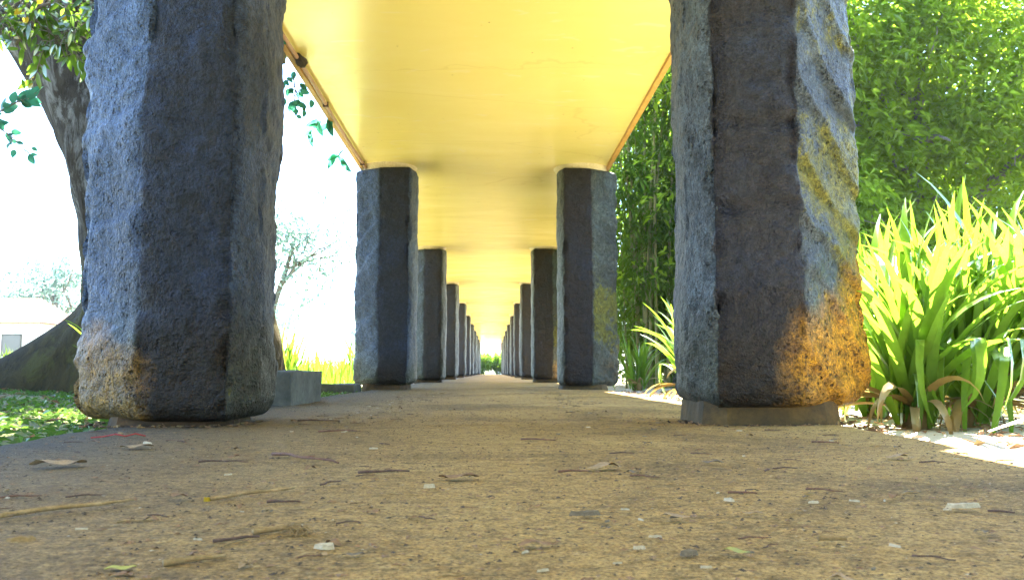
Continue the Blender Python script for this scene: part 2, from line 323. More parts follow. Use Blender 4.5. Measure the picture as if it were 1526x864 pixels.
def shaft(side, k, z0, z1, seed):
    nu, nv = ((230, 330) if k == 0 else (130, 190) if k == 1 else (90, 110) if k < 4 else (48, 50))
    rj = random.Random(seed); j = lambda a: 0 if k == 0 else rj.uniform(-a, a)
    # plan outline of a left-hand pillar, counter-clockwise from the inner front corner
    P = [(-.06+j(.03), -.34), (.275+j(.02), -.34+j(.02)), (.335, -.13+j(.05)), (.32+j(.02), .18), (.14, .34), (-.2, .34), (-.38, .17), (-.385+j(.02), -.10+j(.03))]
    if side > 0: P = [(-x, y) for x, y in reversed(P)]
    S, Nn, cur, face, ff = profile(P, nu, .034)
    outer = 7 if side < 0 else None
    # face ids: left: 0 front,1 inner chamfer,7 outer chamfer ; right (reversed): find by normal
    V = np.zeros((nv+1, nu, 3)); A = {a: np.zeros((nv+1, nu)) for a in ('pale', 'moss', 'ochre', 'blue')}
    H = z1-z0; fr = min(.055, H*.05)
    sv = Vector((seed*3.1, seed*1.7, seed*.9))
    for a in range(nv+1):
        t = a/nv; z = z0 + H*t
        ins = 0
        for dd, rr in ((z-z0, .085), (z1-z, .055)):
            if dd < rr: ins += rr - math.sqrt(max(0, rr*rr-(rr-dd)**2))
        for b in range(nu):
            x, y = S[b]; nx, ny = Nn[b]; p = Vector((x, y, z)) + sv
            out = nx*side; front = -ny                                        # out>0 : away from the walkway
            d = .020*noise.noise(p*1.9) + .011*noise.noise(p*4.7) + .007*noise.noise(p*12) + .0035*noise.noise(p*24)
            if nv > 100: d += .0028*noise.noise(p*33)
            # chipped arrises
            d -= cur[b]*.06*max(0, noise.noise(Vector((seed+face[b]*3, 1.5, z*5.2))))+ cur[b]*.03*max(0, noise.noise(Vector((seed+face[b]*7, 4.5, z*13)))) + cur[b]*.012*abs(noise.noise(p*22))
            om = max(0, min(1, (out-.25)*3))*max(0, min(1, (front+.2)*3))
            im = max(0, min(1, (-out-.6)*4))
            fm = max(0, min(1, (front-.85)*9))
            if k == 0 and side > 0:
                sx = (x-.09)/.3
                ph = (z + sx*.34 + .11*noise.noise(p*2.3) + .02*noise.noise(p*9))/.25
                rd = ph-math.floor(ph); d += om*(.030*(1-rd)**1.3*min(1, rd*7) - .010)*(.55+.9*abs(noise.noise(p*1.7)))
                for zl, wd in ((1.13, .02), (.81, .024), (.44, .05)):
                    q = z-(zl + .03*noise.noise(Vector((x*4, 2.2, zl))) + .06*(x+.1)*(.3 if zl > .5 else -3))
                    d += fm*(-.026*math.exp(-(q/wd)**2) + .014*math.exp(-((q-.06)/.06)**2))*max(.1, min(1.2, .55+1.3*noise.noise(Vector((x*5, zl*7, 3)))))
            elif k == 0:
                ph = (z - x*.25 + .10*noise.noise(p*1.4))/.42; rd = ph-math.floor(ph)
                d += om*(.038*(rd**1.6)*(1-rd**9) - .010)*(.6+.9*abs(noise.noise(p*1.6+Vector((9,0,0)))))
            elif k in (1, 2):
                ph = (z + (x if side < 0 else -x)*-.9 + .12*noise.noise(p*1.7))/.33; rd = ph-math.floor(ph)
                d += om*.026*(rd**1.5)*(1-rd**9)
            d -= ins
            V[a, b] = (x+nx*d, y+ny*d, z)
            big = noise.noise(p*2.6)
            A['blue'][a, b] = ((.95 if k == 0 else .8 if k == 1 else .25) if side < 0 else .4 if k == 0 else .1)*min(1, max(0, (z-.2)*3+big*.5))  # strength of the painted blue glare, highest on the near left pillars
            A['pale'][a, b] = min(1, om*.75 + im*.8*(1 if side > 0 or k else .35))*(.75+.5*big)  # outer and inner faces coloured lighter, as if lit from the sides
            if side > 0:
                A['moss'][a, b] = om*(1 if k < 3 else .5)*max(0, min(1, 1.05-abs(z-.95)/.85 + .6*big))
                lim = .50 + (x-.05)*.85 + .14*big
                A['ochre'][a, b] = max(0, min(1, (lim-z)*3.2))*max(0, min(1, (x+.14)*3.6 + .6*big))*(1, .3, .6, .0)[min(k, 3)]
            else:
                A['moss'][a, b] = .35*im*max(0, min(1, (.5-z)*3+big))
                A['ochre'][a, b] = (.6 if k == 0 else .12)*max(0, min(1, (.38+.2*big-z)*6))*max(0, min(1, (.0-x)*7+.5))
    vs = V.reshape(-1, 3).tolist(); F = []
    for a in range(nv):
        for b in range(nu):
            c = (b+1) % nu; F.append((a*nu+b, a*nu+c, (a+1)*nu+c, (a+1)*nu+b))
    F.append(tuple(reversed(range(nu)))); F.append(tuple(nv*nu+b for b in range(nu)))
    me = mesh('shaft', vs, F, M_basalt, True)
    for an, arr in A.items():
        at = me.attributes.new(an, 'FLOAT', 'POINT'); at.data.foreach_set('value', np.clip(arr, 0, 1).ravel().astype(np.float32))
    return me
ORD = ['nearest', 'second', 'third', 'fourth', 'fifth', 'sixth', 'seventh', 'eighth', 'ninth', 'tenth', 'farthest']
def pillar(side, k):
    cx = (-1.165 if side < 0 else 1.135); y = Y0 + PITCH*k
    row = 'left' if side < 0 else 'right'
    if k == 0: lab = ('big dark basalt pillar nearest the camera in the left row, lit pale blue on its pitted outer face' if side < 0 else
                      'big dark basalt pillar nearest the camera in the right row, with diagonal mossy ridges and ochre stained foot')
    elif k == 10: lab = f'farthest dark stone pillar in the {row} row, at the end of the walkway'
    else: lab = f'dark stone pillar standing {ORD[k]} from the front in the {row} row of the walkway'
    t = tag(empty('stone_pillar', (cx, y, 0), 0 if k == 0 else R(random.Random(k*5+side).uniform(-4, 4))), lab, 'pillar', 'stone pillars along the covered walkway')
    rj = random.Random(k*7+side); z0 = (.02 if side < 0 else .07) if k == 0 else rj.uniform(.03, .06)
    zt = ZC-.045-rj.uniform(0, .01)
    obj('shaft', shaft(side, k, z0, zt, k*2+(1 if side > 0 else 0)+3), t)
    fx = 0.0 if side < 0 else -.03
    m = MB(); n = 40
    for (zz, rr) in ((-.10, .275), (.0, .27), (z0+.02, .26), (z0+.03, .2)):
        if side < 0 and k == 0: rr *= .86
        for q in range(n):
            a = 2*math.pi*q/n; c, s_ = math.cos(a), math.sin(a); r = rr*min(1/max(abs(c), abs(s_), 1e-6), 1.22)*(.98+.03*noise.noise(Vector((c*3, s_*3, k+side*5+zz*9))))
            m.V.append((fx+c*r, s_*r, zz))
    for i in range(3):
        for q in range(n): m.F.append((i*n+q, i*n+(q+1) % n, (i+1)*n+(q+1) % n, (i+1)*n+q)); m.M.append(0)
    obj('foot_block', m.me('foot_block', M_foot if side < 0 else M_foot2, False), t)
    m = MB(); prof = ((zt-.03, .285), (zt+.012, .30), (ZC-.006, .325), (ZC+.03, .335))
    for zz, rr in prof:
        for q in range(n):
            a = 2*math.pi*q/n; m.V.append((fx+math.cos(a)*rr, math.sin(a)*rr, zz))
    for i in range(3):
        for q in range(n): m.F.append((i*n+q, i*n+(q+1) % n, (i+1)*n+(q+1) % n, (i+1)*n+q)); m.M.append(0)
    obj('collar', m.me('collar', M_collar, True), t)
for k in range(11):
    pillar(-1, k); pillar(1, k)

# ------------------------------------------------------------------ leaf clouds, trees
def leafcloud(P, D, L, W, fold=.15, droop=.25):
    """one folded leaf per row: base P, direction D, length L, width W"""
    N = len(P); D = D/np.linalg.norm(D, axis=1)[:, None]
    up = np.tile(np.array([0, 0, 1.]), (N, 1)) + rng.normal(0, .45, (N, 3))
    S = np.cross(D, up); S /= np.linalg.norm(S, axis=1)[:, None]; Nn = np.cross(S, D)
    L = np.broadcast_to(L, (N,))[:, None]; W = np.broadcast_to(W, (N,))[:, None]
    z = np.zeros((N, 3)); z[:, 2] = 1
    a = P + D*L*.42 + Nn*W*fold; V = np.stack([P, a+S*W*.5, P+D*L-z*L*droop, a-S*W*.5], 1).reshape(-1, 3)
    i = np.arange(N)[:, None]*4; F = i + np.array([[0, 1, 2, 3]])
    return V, F
def sprays(centers, n_each, rad, ll, lw, flat=.35, droop=.25, out=None):
    C = np.repeat(centers, n_each, 0); N = len(C)
    th = rng.uniform(0, 2*np.pi, N); r = rad*np.sqrt(rng.uniform(0, 1, N))
    off = np.stack([np.cos(th)*r, np.sin(th)*r, rng.normal(0, rad*flat, N) - .5*r*r/rad], 1)
    D = np.stack([np.cos(th), np.sin(th), rng.normal(-.25, .35, N)], 1) + rng.normal(0, .5, (N, 3))
    s = rng.uniform(.6, 1.25, N)
    return leafcloud(C+off, D, ll*s, lw*s, droop=droop)
def ellips(n, c, r, shell=.55):
    d = rng.normal(0, 1, (n, 3)); d /= np.linalg.norm(d, axis=1)[:, None]
    q = (shell + (1-shell)*rng.uniform(0, 1, n))[:, None]*rng.uniform(.35, 1, n)[:, None]**.35
    return np.array(c) + d*q*np.array(r)
def clumped(n, c, r, nc, cr):
    cc = ellips(nc, c, r, .3); i = rng.integers(0, nc, n)
    return cc[i] + rng.normal(0, 1, (n, 3))*np.array(cr)
def bent(p0, p1, n=7, amp=.12):
    p0, p1 = Vector(p0), Vector(p1); L = (p1-p0).length; o = Vector((random.random()*9, random.random()*9, 0))
    out = []
    for i in range(n+1):
        t = i/n; v = noise.noise_vector(o+Vector((t*2.2, 0, 0)))*amp*L*math.sin(math.pi*t)
        out.append(p0.lerp(p1, t)+v)
    return out
def tree(name, label, cat, loc, trunk, trunk_r, crowns, n_spray, n_leaf, rad, ll, lw, lm, bm, group=None, nbr=14, droop=.25):
    t = tag(empty(name, loc), label, cat, group)
    m = MB(); pts = bent((0, 0, -.1), trunk, 9, .06); m.tube(pts, [trunk_r*(1.25-.75*i/9) for i in range(10)], 12, 0, .05)
    obj('trunk', m.me('trunk', bm, True), t)
    C = np.concatenate([clumped(int(n_spray*f), c, r, max(8, int(n_spray*f/9)), cr) for f, c, r, cr in crowns])
    m = MB()
    for q in C[rng.integers(0, len(C), nbr)]:
        st = pts[random.randint(5, 9)]; m.tube(bent(st, q, 8, .18), [trunk_r*.42*(1-i/9)+.006 for i in range(9)], 6)
    for q in C[rng.integers(0, len(C), nbr*3)]:
        e = Vector(q) + Vector((random.uniform(-.7, .7), random.uniform(-.7, .7), random.uniform(-.9, .3)))
        m.tube(bent(e, q, 5, .2), [.012, .011, .009, .007, .006, .004], 4)
    tag(obj('limbs', m.me('limbs', bm, True), t), kind='stuff')
    V, F = sprays(C, n_leaf, rad, ll, lw, droop=droop)
    o = obj('crown', mesh('crown', V, F, lm), t)
    return t
tree('leafy_tree', 'tall broadleaf tree with sunlit yellow green leaves behind the big right pillar', 'tree', (6.2, 11.8, 0), (-.3, .2, 4.6), .16,
     [(.8, (.2, -.3, 4.3), (4.8, 1.0, 3.3), (.5, .3, .2)), (.2, (-1.0, -.8, 1.7), (3.2, .8, 1.0), (.5, .3, .2))], 2100, 32, .38, .125, .058, M_leafR, M_twigbark, nbr=26)
tree('leafy_tree', 'darker dense tree behind the sunlit broadleaf tree at the right edge', 'tree', (9.5, 19, 0), (-.3, .2, 6), .25,
     [(1, (-.5, 0, 4.2), (6.0, 1.8, 4.6), (.7, .5, .3))], 1700, 22, .5, .18, .09, M_leafB, M_bark)
tree('leafy_tree', 'dense dark tree standing behind the bamboo between the right pillars', 'tree', (6.4, 20, 0), (-.1, .2, 6), .25,
     [(1, (-.2, 0, 4.2), (3.2, 2.5, 4.2), (.7, .6, .3))], 900, 22, .5, .17, .07, M_leafB, M_bark)
def copy_tree(src, loc, rz, label):
    r = src.copy(); COL.objects.link(r); r.location = loc; r.rotation_euler = (0, 0, rz); r['label'] = label
    for ch in src.children:
        c = ch.copy(); COL.objects.link(c); c.parent = r
dense = [o for o in SC.objects if o.name.startswith('leafy_tree')][1]  # source for unseen trees added to darken pillar fronts and the near floor
copy_tree(dense, (5.8, -7.5, 0), 2.0, 'unseen dense tree added behind the camera to block sky light on the right side')
copy_tree(dense, (-6.5, -6.5, 0), 4.0, 'unseen dense tree added behind the camera to block sky light on the left side')
copy_tree(dense, (8.5, -2.0, 0), 5.2, 'unseen dense tree added beside the camera to block sky light beyond the strap leaved plants')
# bamboo
def bamboo(loc, label, n, spread, seed):
    rj = random.Random(seed); t = tag(empty('bamboo_clump', loc), label, 'bamboo', 'bamboo clumps right of the walkway'); C = []
    for i in range(n):
        a = rj.uniform(0, 6.28); r = spread*math.sqrt(rj.random()); x, y = math.cos(a)*r, math.sin(a)*r*.7
        h = rj.uniform(3.8, 6.6); lx, ly = rj.uniform(-.5, .5), rj.uniform(-.5, .3); m = MB(); pts = []; rad = []; r0 = rj.uniform(.011, .022)
        for q in range(15):
            u = q/14; pts.append((x+lx*u*u*1.3, y+ly*u*u*1.3, h*u-.05)); rad.append(r0*(1-.55*u)*(1.18 if q % 2 else 1))
        m.tube(pts, rad, 6); obj('culm', m.me('culm', M_culm, True), t)
        for u in np.linspace(.2, 1, 19):
            p = Vector(pts[int(u*14)]); C.append(p+Vector((rj.gauss(0, .26), rj.gauss(0, .26), rj.gauss(0, .1))))
    V, F = sprays(np.array(C), 26, .32, .16, .042, flat=.22, droop=.45)
    obj('foliage', mesh('foliage', V, F, M_leafB), t)
bamboo((2.75, 12.3, 0), 'bamboo clump with thin tan stems seen beside the second right pillar', 44, .85, 5)
bamboo((3.3, 15.0, 0), 'tall bamboo clump behind the first one with crowded thin stems', 40, 1.0, 17)
bamboo((4.3, 13.0, 0), 'bamboo clump mostly hidden behind the big mossy right pillar', 26, .9, 8)
tree('tall_shrub', 'tall dense dark green shrub behind the bamboo stems right of the walkway', 'shrub', (3.9, 16.5, 0), (.1, 0, 1.8), .08, [(1, (.1, 0, 2.4), (1.7, .8, 2.3), (.25, .2, .15))], 700, 24, .3, .13, .055, M_leafB, M_twigbark, nbr=14)
tree('round_shrub', 'dense low green shrub at the foot of the bamboo right of the walkway', 'shrub', (2.9, 13.6, 0), (.1, 0, .7), .06,
     [(1, (.1, 0, .85), (1.3, .7, .75), (.2, .2, .12))], 260, 22, .22, .11, .045, M_leafB, M_twigbark, nbr=10)

# ------------------------------------------------------------------ strap-leaf plants
def strap_mesh(L, Wd, e0, bend, twist, mat, seg=11, kink=None):
    V = []; F = []; p = Vector((0, 0, 0)); e = e0; w = 0
    for i in range(seg+1):
        t = i/seg; ww = Wd*min(1, .45+2.2*t)*max(.0, (1-t**2.6))**.8 + .001
        d = Vector((math.cos(e), 0, math.sin(e))); nrm = Vector((-math.sin(e), 0, math.cos(e))); sd = Vector((0, 1, 0))
        tw = twist*t; s2 = sd*math.cos(tw)+nrm*math.sin(tw); n2 = nrm*math.cos(tw)-sd*math.sin(tw)
        V += [tuple(p-s2*ww*.5+n2*ww*.16), tuple(p), tuple(p+s2*ww*.5+n2*ww*.16)]
        p = p + d*(L/seg); e -= bend/seg*(.35+1.5*t)
        if kink and i == kink: e -= 1.3
    for i in range(seg):
        b = i*3; F += [(b, b+1, b+4, b+3), (b+1, b+2, b+5, b+4)]
    return mesh('leaf', V, F, mat, True)
rj = random.Random(11)
STRAP = [strap_mesh(rj.uniform(.72, 1.0), rj.uniform(.036, .058), R(rj.uniform(66, 88)), R(rj.uniform(12, 80)), rj.uniform(-.8, .8), M_strap) for _ in range(12)]
STRAPK = [strap_mesh(rj.uniform(.7, .95), rj.uniform(.035, .055), R(rj.uniform(60, 75)), R(rj.uniform(90, 150)), rj.uniform(-.6, .6), M_strap, 11, rj.randint(4, 6)) for _ in range(6)]
DRY = [strap_mesh(rj.uniform(.4, .65), rj.uniform(.03, .05), R(rj.uniform(30, 60)), R(rj.uniform(110, 170)), rj.uniform(-1.5, 1.5), M_strapdry, 9) for _ in range(4)]
def strap_plant(x, y, n, sc, label, seed, group='strap leaved plants beside the walkway', z=-.03):
    r_ = random.Random(seed); t = tag(empty('strap_leaf_plant', (x, y, z)), label, 'plant', group)
    m = MB(); m.tube([(0, 0, -.05), (0, 0, .08), (.01, 0, .2)], [.06, .05, .02], 8); obj('stalk', m.me('stalk', M_strapdry, True), t)
    for i in range(n):
        u = i/n; me = r_.choice(STRAPK) if r_.random() < .17 and u > .35 else r_.choice(STRAP)
        tilt = (u-.5)*.55
        obj('leaf', me, t, (r_.gauss(0, .035), r_.gauss(0, .035), r_.uniform(0, .16)*(1-u)), (r_.gauss(0, .12), tilt+r_.gauss(0, .1), i*2.399+r_.gauss(0, .3)), sc*r_.uniform(.75, 1.1))
    for i in range(max(3, n//6)):
        obj('dead_leaf', r_.choice(DRY), t, (0, 0, .06), (0, r_.uniform(0, .4), r_.uniform(0, 6.28)), sc*r_.uniform(.7, 1.1))
    return t
strap_plant(1.80, 3.60, 105, 1.05, 'bright strap leaved plant close behind the foot of the big right pillar', 1)
strap_plant(2.12, 3.72, 105, 1.12, 'bright strap leaved plant with bent drooping leaves in the middle of the right hand clump', 2)
strap_plant(2.45, 3.70, 105, 1.15, 'sunlit strap leaved plant at the right edge of the picture', 3)
strap_plant(2.0, 4.4, 105, 1.2, 'tall strap leaved plant in the second rank behind the big right pillar', 4)
strap_plant(2.5, 4.6, 105, 1.3, 'tall upright strap leaved plant in the second rank at the right edge', 5)
strap_plant(2.95, 5.4, 40, 1.15, 'rearmost strap leaved plant in front of the broadleaf tree', 6)
strap_plant(2.35, 5.9, 40, 1.1, 'strap leaved plant at the back of the right hand clump, half hidden by leaves', 7)
strap_plant(1.72, 7.25, 70, 1.0, 'strap leaved plant arching over bare sunlit soil between the two front right pillars', 8)
strap_plant(2.2, 8.3, 56, 1.1, 'strap leaved plant behind the arching one between the front right pillars', 9)
strap_plant(1.82, 10.6, 44, .85, 'pale sunlit strap leaved plant just beyond the second right pillar', 10)
strap_plant(-2.08, 9.2, 44, .85, 'green strap leaved plant behind the low concrete block on the left', 12)
strap_plant(-2.0, 13.2, 34, .9, 'strap leaved plant farther along the left side near the second left pillar', 13)
strap_plant(-1.98, 4.7, 14, .62, 'strap leaved plant peeping out from behind the big left pillar by the tree root', 14)
m_f = strap_mesh(.62, .035, R(14), R(14), .3, M_yel, 9)
tag(obj('fallen_leaf', m_f, None, (1.72, 2.92, .0), (0, 0, R(12))), 'long yellow strap leaf lying on the sunlit ground at the right edge', 'leaf')

# ------------------------------------------------------------------ big tree on the left
def big_tree():
    t = tag(empty('big_tree', (-2.75, 7.6, 0)), 'massive old tree with mossy flared buttress root behind the big left pillar', 'tree')
    nu, nv = 96, 90; V = []; F = []
    for a in range(nv+1):
        z = -.1 + 4.6*a/nv; cx = -.05*z*z*.55 + .10; r = .70 + .16*max(0, z-1.3)
        for b in range(nu):
            q = 2*math.pi*b/nu; c, s = math.cos(q), math.sin(q)
            fl = .10*math.sin(q*5+.6+z*.4) + .05*math.sin(q*9+2)
            but = math.exp(-max(0, z)*2.1)*(.22 + .7*max(0, math.cos(q-R(290)))**10)
            rr = r*(1+fl*.55) + but + 1.35*max(0, .78-z)**1.15*max(0, math.cos(q-R(196)))**12
            rr += .07*noise.noise(Vector((c*2.2, s*2.2, z*1.2))) + .03*noise.noise(Vector((c*4.5, s*4.5, z*2))) + .03*noise.noise(Vector((c*7, s*7, z*3.5)))
            if z > 2: rr += .25*(z-2)*max(0, math.cos(q-math.pi))**2
            V.append((cx+c*rr, s*rr, z))
    for a in range(nv):
        for b in range(nu): F.append((a*nu+b, a*nu+(b+1) % nu, (a+1)*nu+(b+1) % nu, (a+1)*nu+b))
    me = mesh('trunk', V, F, [M_bark, M_butt], True)
    me.polygons.foreach_set('material_index', [1 if f[0]//nu < 26 else 0 for f in F]); obj('trunk', me, t)
    m = MB(); C = []
    tops = []
    for (e, r0) in (((-2.6, -.6, 6.6), .38), ((.4, .9, 7.2), .4), ((-1.6, 1.8, 7.4), .33), ((1.2, -.8, 6.9), .26), ((-4.2, 1.0, 6.2), .24), ((-1.2, -2.6, 6.4), .24)):
        pts = bent((-.6, 0, 3.6), e, 9, .1); m.tube(pts, [r0*(1-.075*i) for i in range(10)], 10, 0, .04); tops.append((e, pts))
    for e, pts in tops:
        for _ in range(9):
            s0 = pts[random.randint(4, 9)]; d = Vector((random.gauss(0, 1), random.gauss(0, 1), random.uniform(-.15, .7))).normalized()*random.uniform(1.2, 2.6)
            q = s0+d; m.tube(bent(s0, q, 6, .15), [.07*(1-i/7)+.008 for i in range(7)], 6)
            for _ in range(9): C.append(np.array(q)+rng.normal(0, 1, 3)*np.array([.7, .7, .4]))
    tag(obj('limbs', m.me('limbs', M_bark, True), t), kind='stuff')
    C = np.array(C); C = C[(C[:, 2] > 3.9)]
    V, F = sprays(C, 26, .5, .17, .07); obj('crown', mesh('crown', V, F, M_leafL), t)
big_tree()
# leaf shapes used one by one on hanging sprigs (a folded oval, 16 triangles)
def oval(name, L, Wd, mat, fold=.16, curl=.25):
    V = []; F = []; n = 6
    for i in range(n+1):
        t = i/n; ww = Wd*.5*math.sin(math.pi*min(1, t*.94+.05))**.75*(1.12-.35*t); z = -curl*L*t*t
        V += [(t*L, -ww, z+fold*ww), (t*L, 0, z), (t*L, ww, z+fold*ww)]
    for i in range(n): F += [(i*3, i*3+1, i*3+4, i*3+3), (i*3+1, i*3+2, i*3+5, i*3+4)]
    return mesh(name, V, F, mat, True)
LF = [oval('leaf', .13, .05, M_leafL), oval('leaf', .11, .045, M_leafL, .2, .4), oval('leaf', .15, .052, M_leafL, .1, .1)]
LFY = [oval('leaf', .085, .055, M_yel), oval('leaf', .075, .05, M_yel, .2, .1)]
LC = [oval('leaf', .2, .095, M_leafC), oval('leaf', .16, .085, M_leafC, .2, .4)]
LCs = [oval('leaf', .085, .06, M_leafC), oval('leaf', .07, .052, M_leafC, .25, .3)]
def sprig(name, label, cat, pts, rad, leaves, n, sc, seed, bm, t0=.25, group=None, fan=.9, down=-.3, face=False, jit=.025):
    r_ = random.Random(seed); base = Vector(pts[0]); t = tag(empty(name, base), label, cat, group)
    P = [Vector(p)-base for p in pts]; m = MB(); m.tube(P, [rad*(1-.75*i/(len(P)-1)) for i in range(len(P))], 6)
    for i in range(n):
        u = t0+(1-t0)*(i+.5)/n; f = u*(len(P)-1); k = min(int(f), len(P)-2); p0 = P[k].lerp(P[k+1], f-k); p = p0 + Vector((r_.gauss(0, jit), r_.gauss(0, jit), r_.gauss(-.2*jit, jit)))
        if jit: m.tube([p0, p0.lerp(p, .5)+Vector((0, 0, .3*jit)), p], .0028, 4)
        ax = (P[k+1]-P[k]).normalized(); ang = math.atan2(ax.y, ax.x) + (fan if i % 2 else -fan)*r_.uniform(.6, 1.4)
        el = down+r_.gauss(0, .3)
        if face:
            ph = math.atan2(ax.z, ax.x) + (1 if i % 2 else -1)*r_.uniform(.3, 1.1); X = Vector((math.cos(ph), r_.gauss(0, .25), math.sin(ph))).normalized(); Z = Vector((r_.gauss(0, .35), -1, r_.gauss(0, .35))); Y = Z.cross(X).normalized(); Z = X.cross(Y)
            rot = Matrix((X, Y, Z)).transposed().to_euler()
            obj('leaf', r_.choice(leaves), t, p, rot, sc*r_.uniform(.7, 1.15)); continue
        obj('leaf', r_.choice(leaves), t, p, (r_.gauss(0, .5), -el, ang), sc*r_.uniform(.7, 1.15))
    obj('stem', m.me('stem', bm, True), t)
    return t
def curve(*p): return [tuple(q) for q in p]
# branches of the big tree hanging in front of its trunk (upper left)
sprig('hanging_branch', 'drooping grey branch with round yellow leaves in front of the trunk at upper left', 'branch',
      curve((-2.46, 5.05, 2.42), (-2.5, 5.0, 2.25), (-2.56, 5.0, 2.08), (-2.62, 5.0, 1.88)), .018, LF+LF+LFY[:1], 51, 0.62, 3, M_twigbark, .1, face=True)
sprig('hanging_branch', 'thick bare grey branch ending among leaves at the upper left corner', 'branch',
      curve((-2.52, 4.9, 2.45), (-2.55, 4.9, 2.3), (-2.6, 4.9, 2.16), (-2.68, 4.9, 2.06)), .024, LF, 33, 0.62, 4, M_twigbark, .3, face=True)
sprig('hanging_branch', 'leafy twig reaching right across the dark trunk towards the left pillar', 'branch',
      curve((-2.56, 4.95, 2.2), (-2.46, 4.95, 2.13), (-2.36, 4.95, 2.03), (-2.24, 4.95, 1.9)), .010, LF+LF+LF+LFY[:1], 69, 0.56, 5, M_twigbark, .0, face=True)
sprig('hanging_branch', 'leafy twig hanging out from the trunk at the top left edge', 'branch',
      curve((-2.5, 5.0, 2.24), (-2.62, 4.95, 2.24), (-2.72, 4.9, 2.18), (-2.84, 4.9, 2.08)), .010, LF, 66, 0.56, 6, M_twigbark, .0, face=True)
sprig('hanging_branch', 'dense dark green leafy twig along the very top of the upper left corner', 'branch',
      curve((-2.25, 5.1, 2.4), (-2.42, 5.1, 2.38), (-2.6, 5.1, 2.34), (-2.82, 5.1, 2.3)), .010, LF, 75, 0.58, 31, M_twigbark, .0, face=True)
sprig('hanging_branch', 'leafy twig hanging down against the trunk just left of the big left pillar', 'branch',
      curve((-2.22, 5.2, 2.42), (-2.3, 5.2, 2.3), (-2.36, 5.2, 2.15), (-2.38, 5.2, 2.0)), .010, LF, 54, 0.55, 32, M_twigbark, .0, face=True)
sprig('hanging_branch', 'bluish leafy twig against the white sky below the upper left branches', 'branch',
      curve((-2.9, 5.0, 1.6), (-2.8, 5.0, 1.7), (-2.7, 5.0, 1.76), (-2.6, 5.0, 1.8)), .008, LC[1:]+LCs, 18, .75, 8, M_twigbark, .0, face=True)
sprig('hanging_branch', 'sparse leafy twig low against the white sky left of the trunk', 'branch',
      curve((-2.9, 5.0, 1.66), (-2.8, 5.0, 1.6), (-2.72, 5.0, 1.55), (-2.64, 5.0, 1.46)), .005, LCs, 20, .62, 9, M_twigbark, .0, face=True)
sprig('hanging_branch', 'bushy yellow green twig filling the corner above the bare grey branch', 'branch',
      curve((-2.35, 4.8, 2.3), (-2.5, 4.8, 2.24), (-2.64, 4.8, 2.22), (-2.8, 4.8, 2.18)), .008, LF+LF+LFY[:1], 70, .55, 41, M_twigbark, .0, face=True, jit=.07)
sprig('hanging_branch', 'bushy green twig between the yellow leaves and the big left pillar', 'branch',
      curve((-2.22, 4.9, 2.26), (-2.3, 4.9, 2.16), (-2.4, 4.9, 2.1), (-2.5, 4.9, 2.08)), .008, LF, 60, .55, 42, M_twigbark, .0, face=True, jit=.06)
# creeper sprigs hanging over the left edge of the roof
g = 'creeper sprigs hanging over the left roof edge'
sprig('creeper_sprig', 'bunch of small round creeper leaves beside the big left pillar', 'creeper', curve((-1.58, 7.0, 2.62), (-1.57, 7.0, 2.52), (-1.54, 7.0, 2.43), (-1.5, 7.0, 2.34)), .006, LCs, 26, .85, 12, M_twigbark, .1, g, face=True, jit=.055)
sprig('creeper_sprig', 'spray of large pointed creeper leaves hanging halfway along the left roof edge', 'creeper', curve((-1.52, 8.1, 2.66), (-1.57, 8.1, 2.62), (-1.6, 8.1, 2.56), (-1.63, 8.1, 2.48)), .006, LC, 9, .85, 14, M_twigbark, .3, g, face=True, jit=.05)
sprig('creeper_sprig', 'short creeper sprig hanging just before the second left pillar', 'creeper', curve((-1.52, 9.3, 2.64), (-1.56, 9.3, 2.6), (-1.6, 9.3, 2.54), (-1.6, 9.3, 2.46)), .005, LC, 6, .8, 15, M_twigbark, .3, g, face=True)
sprig('creeper_sprig', 'small green creeper sprig clinging to the pipe near the big left pillar', 'creeper', curve((-1.47, 6.0, 2.62), (-1.48, 6.05, 2.57), (-1.46, 6.1, 2.53)), .004, LCs, 5, 1.0, 16, M_twigbark, .2, g, face=True)
# conduit along the left roof edge, with clips and a lump of nest mud
cp = tag(empty('conduit_pipe', (-1.43, 0, 2.565)), 'thin pinkish brown pipe running along the left edge of the roof', 'pipe')
m = MB(); m.tube([(.004*math.sin(i*1.9), -4+i*1.0, .004*math.cos(i*2.3)) for i in range(76)], .016, 8); obj('tube', m.me('tube', M_copper, True), cp)
cl = MB(); cl.box(-.024, -.012, -.022, .024, .012, .02); cm = cl.me('clip', M_twig)
for y in np.arange(5.4, 60, 2.2): obj('clip', cm, cp, (0, y, 0))
m = MB()
m.tube([(0, -.07, .02), (0, -.04, -.005), (.01, 0, -.02), (.0, .05, -.01), (0, .08, .02)], [.015, .035, .042, .035, .012], 9, 0, .25)
tag(obj('mud_nest', m.me('mud_nest', M_dark, False), None, (-1.42, 6.5, 2.57)), 'dark lump of mud nest stuck on the pipe at the left roof edge', 'nest')
bb = tag(empty('roof_bracket', (-1.75, 6.3, 2.5)), 'short grey beam end showing beside the big left pillar under the roof edge', 'bracket')
m = MB(); m.box(-.22, -.06, -.02, .26, .06, .06); bevel(obj('beam', m.me('beam', M_conc), bb), .008)

